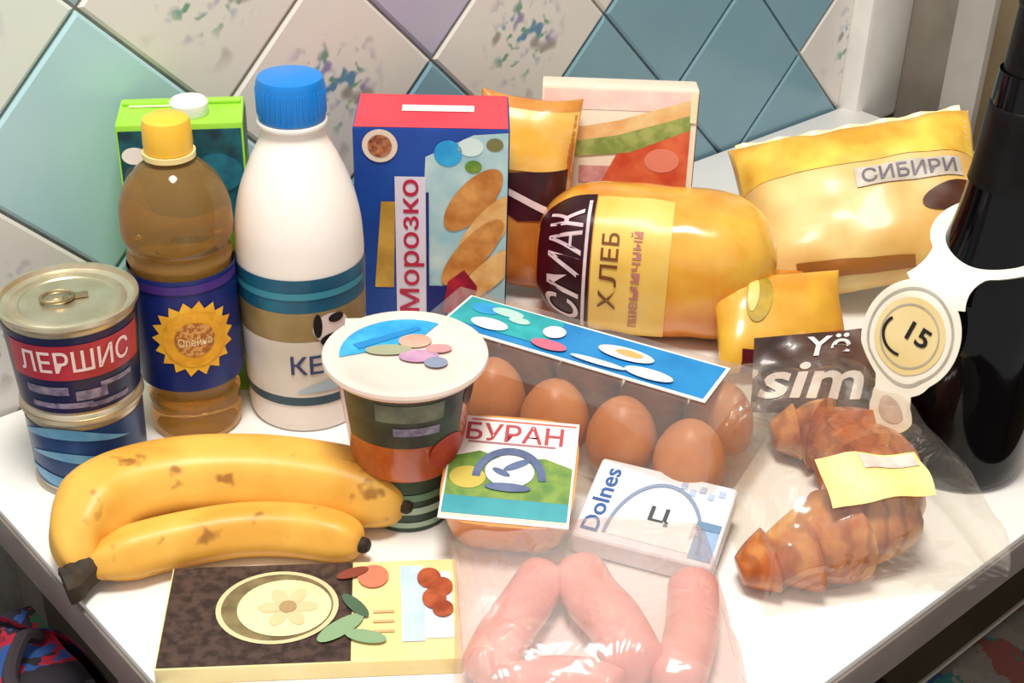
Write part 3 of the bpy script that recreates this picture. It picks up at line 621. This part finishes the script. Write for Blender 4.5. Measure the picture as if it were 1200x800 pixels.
lido = obj('foil_lid', lathe([(r1 + .0035, th_ - .004), (r1 + .0055, th_ - .001), (r1 + .005, th_ + .0012), (r1 - .002, th_ + .0016), (r1 - .004, th_ + .0004), (.0001, th_ + .0004)], 64), LID, t)
Stp = S_top(th_ + .0006); q = r1 - .005
pr('blue_print', poly([(q * math.cos(math.radians(d_)), q * math.sin(math.radians(d_))) for d_ in range(186, 50, -8)] + [(q * .30, q * .50), (0, q * .28), (-q * .5, q * .05)]), Stp, .0003, SKYB, lido)
pr('blue_stripe', poly([(-q * .8, .010), (-q * .7, .004), (q * .25, .026), (q * .2, .030)]), Stp, .0007, mat('deep_sky_print', '#1f86c8', .35), lido)
for x, y, rx, ry, m in ((.006, .012, .010, .008, mat('peach_print', '#dcae98', .4, '#c89884', 60)), (-.010, .002, .014, .006, mat('sage_print', '#a4a888', .4)), (.008, -.006, .012, .007, mat('mauve_print', '#c89cb8', .4, '#b084a8', 90)), (.020, .002, .008, .005, mat('dusty_rose_print', '#d49898', .4)), (.018, -.014, .007, .006, mat('slate_lilac_print', '#8b93ac', .4))):
    LQ = globals().get('LQ', 0) + 1; pr('lid_picture', ell(x, y, rx, ry), Stp, .0009 + .00015 * LQ, m, lido)
obj('pull_tab', rbox(.014, .014, .0006, .0002, (-.030, .036, th_ - .0004)), LID, lido)

# ------------------------------------------------------------ cheese tub and butter pack leaning on the egg carton
p = P(590, 656); t = thing('cheese_tub', 'orange cheese block pack with green meadow label leaning on the egg carton', 'cheese pack', p, -.10, None, math.radians(20))
w, d, hh = .081, .080, .038
def tubf(a, b):                            # rounded wedge: a around, b up
    th = 2 * pi * a; c, s = math.cos(th), math.sin(th); e = .45; sc = (.84 + .16 * b ** .6)
    return (math.copysign(abs(c) ** e, c) * w / 2 * sc, d / 2 + math.copysign(abs(s) ** e, s) * d / 2 * sc, hh * b)
sh1 = grid(48, 6, tubf); n0 = len(sh1[0]); cap = [tuple(range(48)), tuple(6 * 49 + i for i in range(48))]
obj('cheese_body', (sh1[0], sh1[1] + cap), mat('orange_cheese', '#e59a50', .35, '#dc883c', 25, coat=.3, sss=.1), t)
Stp = lambda u, v, l: (u, d / 2 + v, hh + l)
lab = obj('label_card', xf(rbox(w - .003, d - .004, .001, .0004), Matrix.Translation((0, d / 2, hh))), mat('white_label_card2', '#f7efe8', .4), t)
hw, hd = w / 2 - .003, d / 2 - .004
pr('meadow_print', poly([(-hw, -.022), (hw, -.022), (hw, .004), (.02, .010), (0, .006), (-.02, .012), (-hw, .006)]), Stp, .0012, GREEN, lab)
pr('teal_stripe', rect(-hw, hw, -.034, -.0215), Stp, .0014, TEAL, lab)
pr('cream_stripe', rect(-hw, hw, -hd, -.0345), Stp, .0012, CREAM, lab)
pr('yellow_field', ell(-.025, -.008, .011, .008), Stp, .0016, mat('field_yellow_print', '#c9b44a', .4), lab)
pr('cow_arc', grid(24, 1, lambda a, b: ((.0175 + .005 * b) * math.cos(pi * (1 - a)), -.007 + (.0175 + .005 * b) * math.sin(pi * (1 - a)), 0)), Stp, .0018, mat('slate_arc_print', '#5c6c94', .4, '#46567e', 90), lab)
pr('emblem_oval', ell(0, -.002, .015, .011), Stp, .0019, mat('pale_blue_white_print', '#dfe8f0', .4), lab)
for x, y, rx, ry, ro in ((.004, .003, .009, .0025, .5), (-.005, -.003, .006, .002, -.4), (0, -.0135, .014, .003, 0)): pr('emblem_mark', ell(x, y, rx, ry, 20, 2, ro), Stp, .0023, mat('slate_arc_print', '#5c6c94'), lab)
pr('lettering', text('БУРАН', 0, .0265, .060, .013, off=.014), Stp, .0013, mat('brick_red_print', '#b8404a', .4), lab)
pr('lettering_underline', rect(-.028, .026, .0178, .0192), Stp, .0013, mat('dusty_red_print', '#b0707c', .4), lab)
pr('red_header', rect(-.028, hw, .0348, hd), Stp, .0012, mat('salmon_header_print', '#d8685c', .4), lab)

p = P(752, 652); t = thing('butter_pack', 'white butter pack with blue printed side lettering leaning on the egg carton', 'butter pack', (.081, .655, 0), math.radians(-20), None, math.radians(13))
w, d, hh = .088, .066, .018
obj('pack_body', rbox(w, d, hh, .003, (0, d / 2, 0), 3), mat('white_foil_pack', '#eef1f6', .35, '#e2e7f0', 30), t)
Stp = lambda u, v, l: (u, d / 2 + v, hh + l)
pr('arch_print', grid(24, 1, lambda a, b: (.004 + (.028 + .0022 * b) * math.cos(pi * (1 - a)), -.026 + (.046 + .003 * b) * math.sin(pi * (1 - a)), 0)), Stp, .0006, mat('grey_blue_line', '#8a9ab4', .4), t)
pr('pale_arch', poly([(.004 + .027 * math.cos(pi * k / 20), -.026 + .045 * math.sin(pi * k / 20)) for k in range(21)]), Stp, .0004, mat('ice_white_print', '#f3fbfa', .35), t)
pr('lettering', text('Dolnes', -.034, -.001, .052, .011, rot=pi / 2, off=.014), Stp, .0006, mat('butter_blue_print', '#3a62a8', .4), t)
pr('emblem', text('Ц', .004, -.004, .013, .014, off=.02), Stp, .0008, mat('charcoal_print', '#4c5256', .4), t)
pr('blue_corner', rect(.028, .042, -.029, -.006), Stp, .0005, mat('mist_blue_print', '#9fbbdc', .4, '#86a6cc', 60), t)
pr('blue_corner_bar', rect(.027, .042, -.006, .0), Stp, .0009, mat('grey_blue_bar', '#6f8fb2', .4), t)
for k in range(5): pr('blue_fleck', rect(.010 + k * .006, .014 + k * .006, .022 - .004 * (k % 2), .027 - .004 * (k % 2)), Stp, .0006, mat('pale_periwinkle', '#b4c2e6', .4), t)

# ------------------------------------------------------------ bananas
t = thing('banana_bunch', 'pair of ripe yellow bananas joined at a dark stem', 'bananas', P(90, 672))
t0 = Vector(t.location)
def bananam():
    m = mat('banana_peel', '#efbc56', .42, '#dfa23e', 22, .15)
    nt = m.node_tree; L = nt.links.new; b = nt.nodes['Principled BSDF']; src = b.inputs['Base Color'].links[0].from_socket
    tc = nt.nodes.new('ShaderNodeTexCoord'); n2 = nt.nodes.new('ShaderNodeTexNoise'); n2.inputs['Scale'].default_value = 62; n2.inputs['Detail'].default_value = 2
    mr = nt.nodes.new('ShaderNodeMapRange'); mr.inputs['From Min'].default_value = .63; mr.inputs['From Max'].default_value = .72; mr.inputs['To Max'].default_value = .75
    mx = nt.nodes.new('ShaderNodeMix'); mx.data_type = 'RGBA'; mx.inputs['B'].default_value = lin('#8a5220')
    L(tc.outputs['Object'], n2.inputs['Vector']); L(n2.outputs['Fac'], mr.inputs['Value']); L(mr.outputs[0], mx.inputs['Factor']); L(src, mx.inputs['A']); L(mx.outputs['Result'], b.inputs['Base Color']); return m
BM = bananam(); BT = mat('banana_dark_tip', '#3a2a18', .7, '#241a10', 120)
pent = lambda ph: (lambda a, s: 1 + .055 * math.cos(5 * (a + ph)))
def banana(pts, rmax, ph):
    path = crv([P(x, y, z) - t0 for x, y, z in pts], 9); n = len(path); rad = []
    for i in range(n):
        s = i / (n - 1)
        r = rmax * min(1, (.34 + 2.9 * s) if s < .23 else 1) * (1 if s < .72 else math.sqrt(max(.03, 1 - ((s - .72) / .285) ** 2.2)))
        rad.append(r)
    o = obj('banana', tube(path, rad, 30, pent(ph)), BM, t, sharp=70)
    e = (path[-1] - path[-2]).normalized()
    obj('tip', tube([path[-1] - e * .002, path[-1] + e * .003, path[-1] + e * .005], [.0052, .0048, .003], 12), BT, o)
banana([(96, 668, .014), (93, 625, .026), (128, 582, .030), (205, 560, .029), (300, 556, .027), (385, 566, .024), (440, 580, .022), (474, 592, .021)], .0245, .3)
banana([(100, 668, .013), (132, 655, .016), (200, 636, .016), (280, 622, .0155), (345, 622, .015), (395, 630, .0145), (424, 638, .014)], .0165, .1)
st = [P(104, 662, .015) - t0, P(94, 672, .0135) - t0, P(84, 683, .012) - t0, P(76, 687, .0115) - t0]
obj('stem', tube(crv(st, 4), [.011] * 4 + [.0105] * 4 + [.0115] * 5, 14, pent(0)), BT, t)

# ------------------------------------------------------------ chocolate bar
c4 = [P(*q, .012) for q in ((200, 668), (530, 655), (545, 768), (185, 780))]
cc = (c4[0] + c4[1] + c4[2] + c4[3]) / 4; cc.z = 0
dx = ((c4[1] - c4[0]) + (c4[2] - c4[3])).normalized()
t = thing('chocolate_bar', 'wrapped chocolate bar half brown and half cream with oval picture', 'chocolate bar', cc, math.atan2(dx.y, dx.x))
w, d, hh = .166, .084, .0115
obj('wrapper', rbox(w, d, hh, .0012), mat('cream_wrapper', '#f6e4ac', .4, '#efd796', 30), t)
Stp = S_top(hh)
pr('brown_panel', rect(-w / 2 + .001, .022, -d / 2 + .001, d / 2 - .001, 8, 6), Stp, .0004, mat('chocolate_brown_print', '#4e3a32', .45, '#2f211c', 160, lo=.4, hi=.6), t)
pr('oval_frame', ring(-.020, .004, .0315, .0345, .88, 48), Stp, .0009, mat('gold_beige_print', '#e6cfa0', .4), t)
pr('oval_shadow', ell(-.020, .004, .0315, .0277, 40, 3), Stp, .0007, mat('olive_brown_print', '#8f7f58', .4, '#6e5f40', 80), t)
pr('oval_picture', ell(-.016, .003, .0265, .0235, 40, 3), Stp, .0011, mat('pale_cream_print', '#f6e8b8', .4, '#f2dca4', 40), t)
for k in range(6): a = 2 * pi * k / 6; pr('flower_petal', ell(-.014 + .010 * math.cos(a), .003 + .010 * math.sin(a), .007, .0042, 16, 2, a), Stp, .0014 + .0001 * (k % 2), mat('peach_petal_print', '#ecc99a', .4), t)
pr('flower_center', ell(-.014, .003, .005, .005), Stp, .0018, mat('tan_center_print', '#b09468', .4), t)
for x, y, rx, ry, ro, m in ((.016, -.016, .016, .006, .7, mat('sage_leaf_print', '#8fae84', .4)), (.024, .002, .012, .004, 2.2, mat('deep_leaf_print', '#4e6a50', .4)), (.022, .030, .010, .004, .4, mat('brick_leaf_print', '#8e4434', .4)), (.030, -.024, .012, .005, -.3, mat('sage_leaf_print', '#8fae84'))): LL_ = globals().get('LL_', 0) + 1; pr('leaf_print', ell(x, y, rx, ry, 20, 2, ro), Stp, .0016 + .00015 * LL_, m, t)
pr('coral_disc', ell(.034, .027, .009, .010), Stp, .0014, mat('coral_print', '#e08468', .4), t)
pr('pale_blue_stripe', rect(.050, .063, -.028, .036), Stp, .0006, mat('pale_sky_print', '#b8d4ea', .4, '#c9dcec', 60), t)
pr('white_panel', rect(.0632, .079, -.026, .030), Stp, .0005, mat('lilac_white_panel', '#efe6ee', .4), t)
for x, y, rx, ry in ((.0665, .024, .007, .009), (.074, .016, .006, .008), (.069, .006, .007, .009), (.0735, -.003, .006, .007)): CQ = globals().get('CQ', 0) + 1; pr('chocolate_piece_print', ell(x, y, rx, ry), Stp, .0012 + .00015 * CQ, mat('choc_piece_print', '#b85e3c', .4, '#8e3e26', 90), t)
for k in range(3): pr('cream_line', rect(.034, .046, -.004 - .008 * k, -.002 - .008 * k), Stp, .0008, mat('sand_print', '#dcb884', .4), t)

# ------------------------------------------------------------ sausages in clear bag
SA = mat('pink_sausage', '#eeb0a4', .35, '#e59a90', 30, coat=.3, sss=.2)
def sausage(pts, r, lb):
    path = crv(pts, 8); n = len(path)
    rad = [r * math.sqrt(max(.02, 1 - max(0, abs(2 * i / (n - 1) - 1) - .8) ** 2 / .041)) for i in range(n)]
    o = obj('sausage', tube(path, rad, 20), SA, sharp=80)
    base = Vector((sum(p.x for p in path) / n, sum(p.y for p in path) / n, 0)); o.data.transform(Matrix.Translation(-base)); o.location = base
    return tag(o, lb, 'sausage', 'sausages in the clear bag')
sausage([P(640, 672, .016), P(618, 705, .0165), P(590, 745, .0165), P(568, 790, .0165)], .0150, 'pink sausage in the clear bag on the side by the chocolate bar')
sausage([P(676, 668, .016), P(694, 700, .018), P(722, 732, .0185), P(752, 790, .0175)], .0165, 'thickest pink sausage slanting through the middle of the clear bag')
sausage([P(812, 680, .015), P(812, 720, .0155), P(806, 760, .0155), P(790, 806, .0155)], .0150, 'pink sausage in the clear bag on the side by the croissant')
sausage([P(592, 806, .0145), P(640, 796, .0145), P(690, 798, .0145), P(725, 812, .0145)], .0125, 'slim pink sausage lying across the ends of the others in the clear bag')
b0 = P(692, 736); t = thing('sausage_bag', 'crumpled clear plastic bag holding pink sausages', 'plastic bag', b0, .06)
FB = film('sausage_bag_film', .16, .16, '#fff4f2', 26)
Sb = pillow_f(.082, .078, .021, 3.2, .32, .003, 21.0)
n = 34; fu = lambda k: math.sin((k - .5) * pi)
obj('bag_film', grid(n, n, lambda x, y: (lambda q: (q[0], q[1], max(.0005, q[2] * 1.8 + .0012)))(Sb(.082 * fu(x), .078 * fu(y), 0, 1))), FB, t, sharp=80)
obj('bag_neck', grid(16, 16, lambda a, b: (.045 + .035 * a + .012 * b, .052 + .045 * b, .008 + .016 * math.sin(pi * a) * (1 - .3 * b) + .003 * math.sin(11 * a + 4 * b))), FB, t, sharp=80)

# ------------------------------------------------------------ croissant in bag
def cz(x, y, z): return P(x, y, z)
cpts = [cz(905, 512, .018), cz(945, 505, .022), cz(990, 520, .026), cz(1022, 560, .029), (cz(1018, 600, .029)), cz(975, 632, .026), cz(920, 652, .021), cz(866, 668, .014)]
path = crv(cpts, 14); n = len(path); base = P(985, 590)
rad = []; seg = 9
for i in range(n):
    s = i / (n - 1); e = (math.sin(pi * (s * .92 + .04))) ** .62; k = 4.0 if s < .5 else 4.0
    q = abs(s - .5) * 2 * 4.6 + .35; f = q - math.floor(q)
    rad.append(.0295 * e * (1.06 - .30 * f ** 1.2) + .002)
cm = mat('baked_croissant', '#b45a1e', .38, '#ecb46c', 26, .4, coat=.35, lo=.42, hi=.70, detail=5)
_nt = cm.node_tree; _b = _nt.nodes['Principled BSDF']; _src = _b.inputs['Base Color'].links[0].from_socket
_tc = _nt.nodes.new('ShaderNodeTexCoord'); _wv = _nt.nodes.new('ShaderNodeTexWave'); _wv.inputs['Scale'].default_value = 20; _wv.inputs['Distortion'].default_value = 11; _wv.inputs['Detail'].default_value = 3
_mx = _nt.nodes.new('ShaderNodeMix'); _mx.data_type = 'RGBA'; _mx.blend_type = 'MIX'; _mx.inputs['B'].default_value = lin('#8a4218')
_mr = _nt.nodes.new('ShaderNodeMapRange'); _mr.inputs['From Min'].default_value = .55; _mr.inputs['From Max'].default_value = 1; _mr.inputs['To Max'].default_value = .55
_nt.links.new(_tc.outputs['Object'], _wv.inputs['Vector']); _nt.links.new(_wv.outputs['Fac'], _mr.inputs['Value']); _nt.links.new(_mr.outputs[0], _mx.inputs['Factor']); _nt.links.new(_src, _mx.inputs['A']); _nt.links.new(_mx.outputs['Result'], _b.inputs['Base Color'])
o = obj('croissant', tube([p_ - base for p_ in path], rad, 26, lambda a, s: 1 + .04 * math.sin(3 * a + 20 * s)), cm, sharp=60)
o.location = base; tag(o, 'golden brown baked croissant inside a clear bag', 'croissant')
t = thing('croissant_bag', 'clear cellophane bag with dark lettered end around the croissant', 'plastic bag', P(966, 590), math.radians(12))
CF = film('croissant_bag_film', .12, .03, '#fffdf8', 30)
ga, gb = .076, .098
Sk0 = pillow_f(ga, gb, .036, 4.2, .28, .004, 41.0)
def Sk(u, v, l, side=1):
    x, y, z = Sk0(u, v, l, side); k = max(0, min(1, (v + .02) / .09)); return (x * (1 - .34 * k * max(0, u / ga)), y, max(.0006, z * 1.95 + .0015))
fu = lambda k: math.sin((k - .5) * pi)
obj('bag_film', grid(40, 40, lambda x, y: Sk(ga * fu(x), gb * fu(y), 0)), CF, t, sharp=80)
Sk2 = lambda u, v, l: (lambda q: (q[0], q[1] - l * .5, q[2] + l))(Sk(u, v, 0))
pr('price_sticker', rect(-.036, .028, -.080, -.046, 10, 8), Sk2, .0015, mat('yellow_cream_sticker', '#f6e6a0', .4, '#f3d98a', 40), t)
pr('sticker_print', rect(-.010, .025, -.060, -.048, 8, 4), Sk2, .0022, mat('pale_pink_sticker_print', '#f0d8cc', .4, '#e6c0b8', 120), t)
# lettered upper end of the bag, propped against the packet behind
IW = (Matrix.Translation(t.location) @ Matrix.Rotation(t.rotation_euler.z, 4, 'Z')).inverted()
A_, B_, C_, D_ = [IW @ P(*q) for q in ((880, 482, .034), (1034, 488, .034), (1022, 384, .070), (884, 396, .070))]
nrm = (B_ - A_).cross(D_ - A_).normalized()
def SF(u, v, l):                           # u, v in 0..1
    q = A_ * (1 - u) * (1 - v) + B_ * u * (1 - v) + C_ * u * v + D_ * (1 - u) * v
    w = .0035 * noise.noise(Vector((u * 5, v * 4, 2))) + .004 * math.sin(pi * u) * math.sin(pi * v); return tuple(q + nrm * (l + w))
obj('printed_end', join(grid(24, 16, lambda x, y: SF(x, y, 0)), grid(24, 16, lambda x, y: SF(x, y, -.0012))), mat('dark_brown_bag_print', '#6a4c40', .35, '#35231f', 22, coat=.2), t)
obj('bag_shoulder', grid(20, 8, lambda x, y: tuple(Vector(SF(x, 0, 0)).lerp(Vector(Sk(ga * .8 * (2 * x - 1), .055, 0)), y))), CF, t, sharp=80)
LTM = mat('pale_lilac_letter', '#efe4e2', .4)
pr('lettering', text('sim', .46, .40, .84, .46, shear=.25, off=.02), SF, .0012, LTM, t, .08)
pr('lettering_top_row', text('Yё', .62, .83, .36, .27, shear=.2, off=.016), SF, .0012, LTM, t, .08)
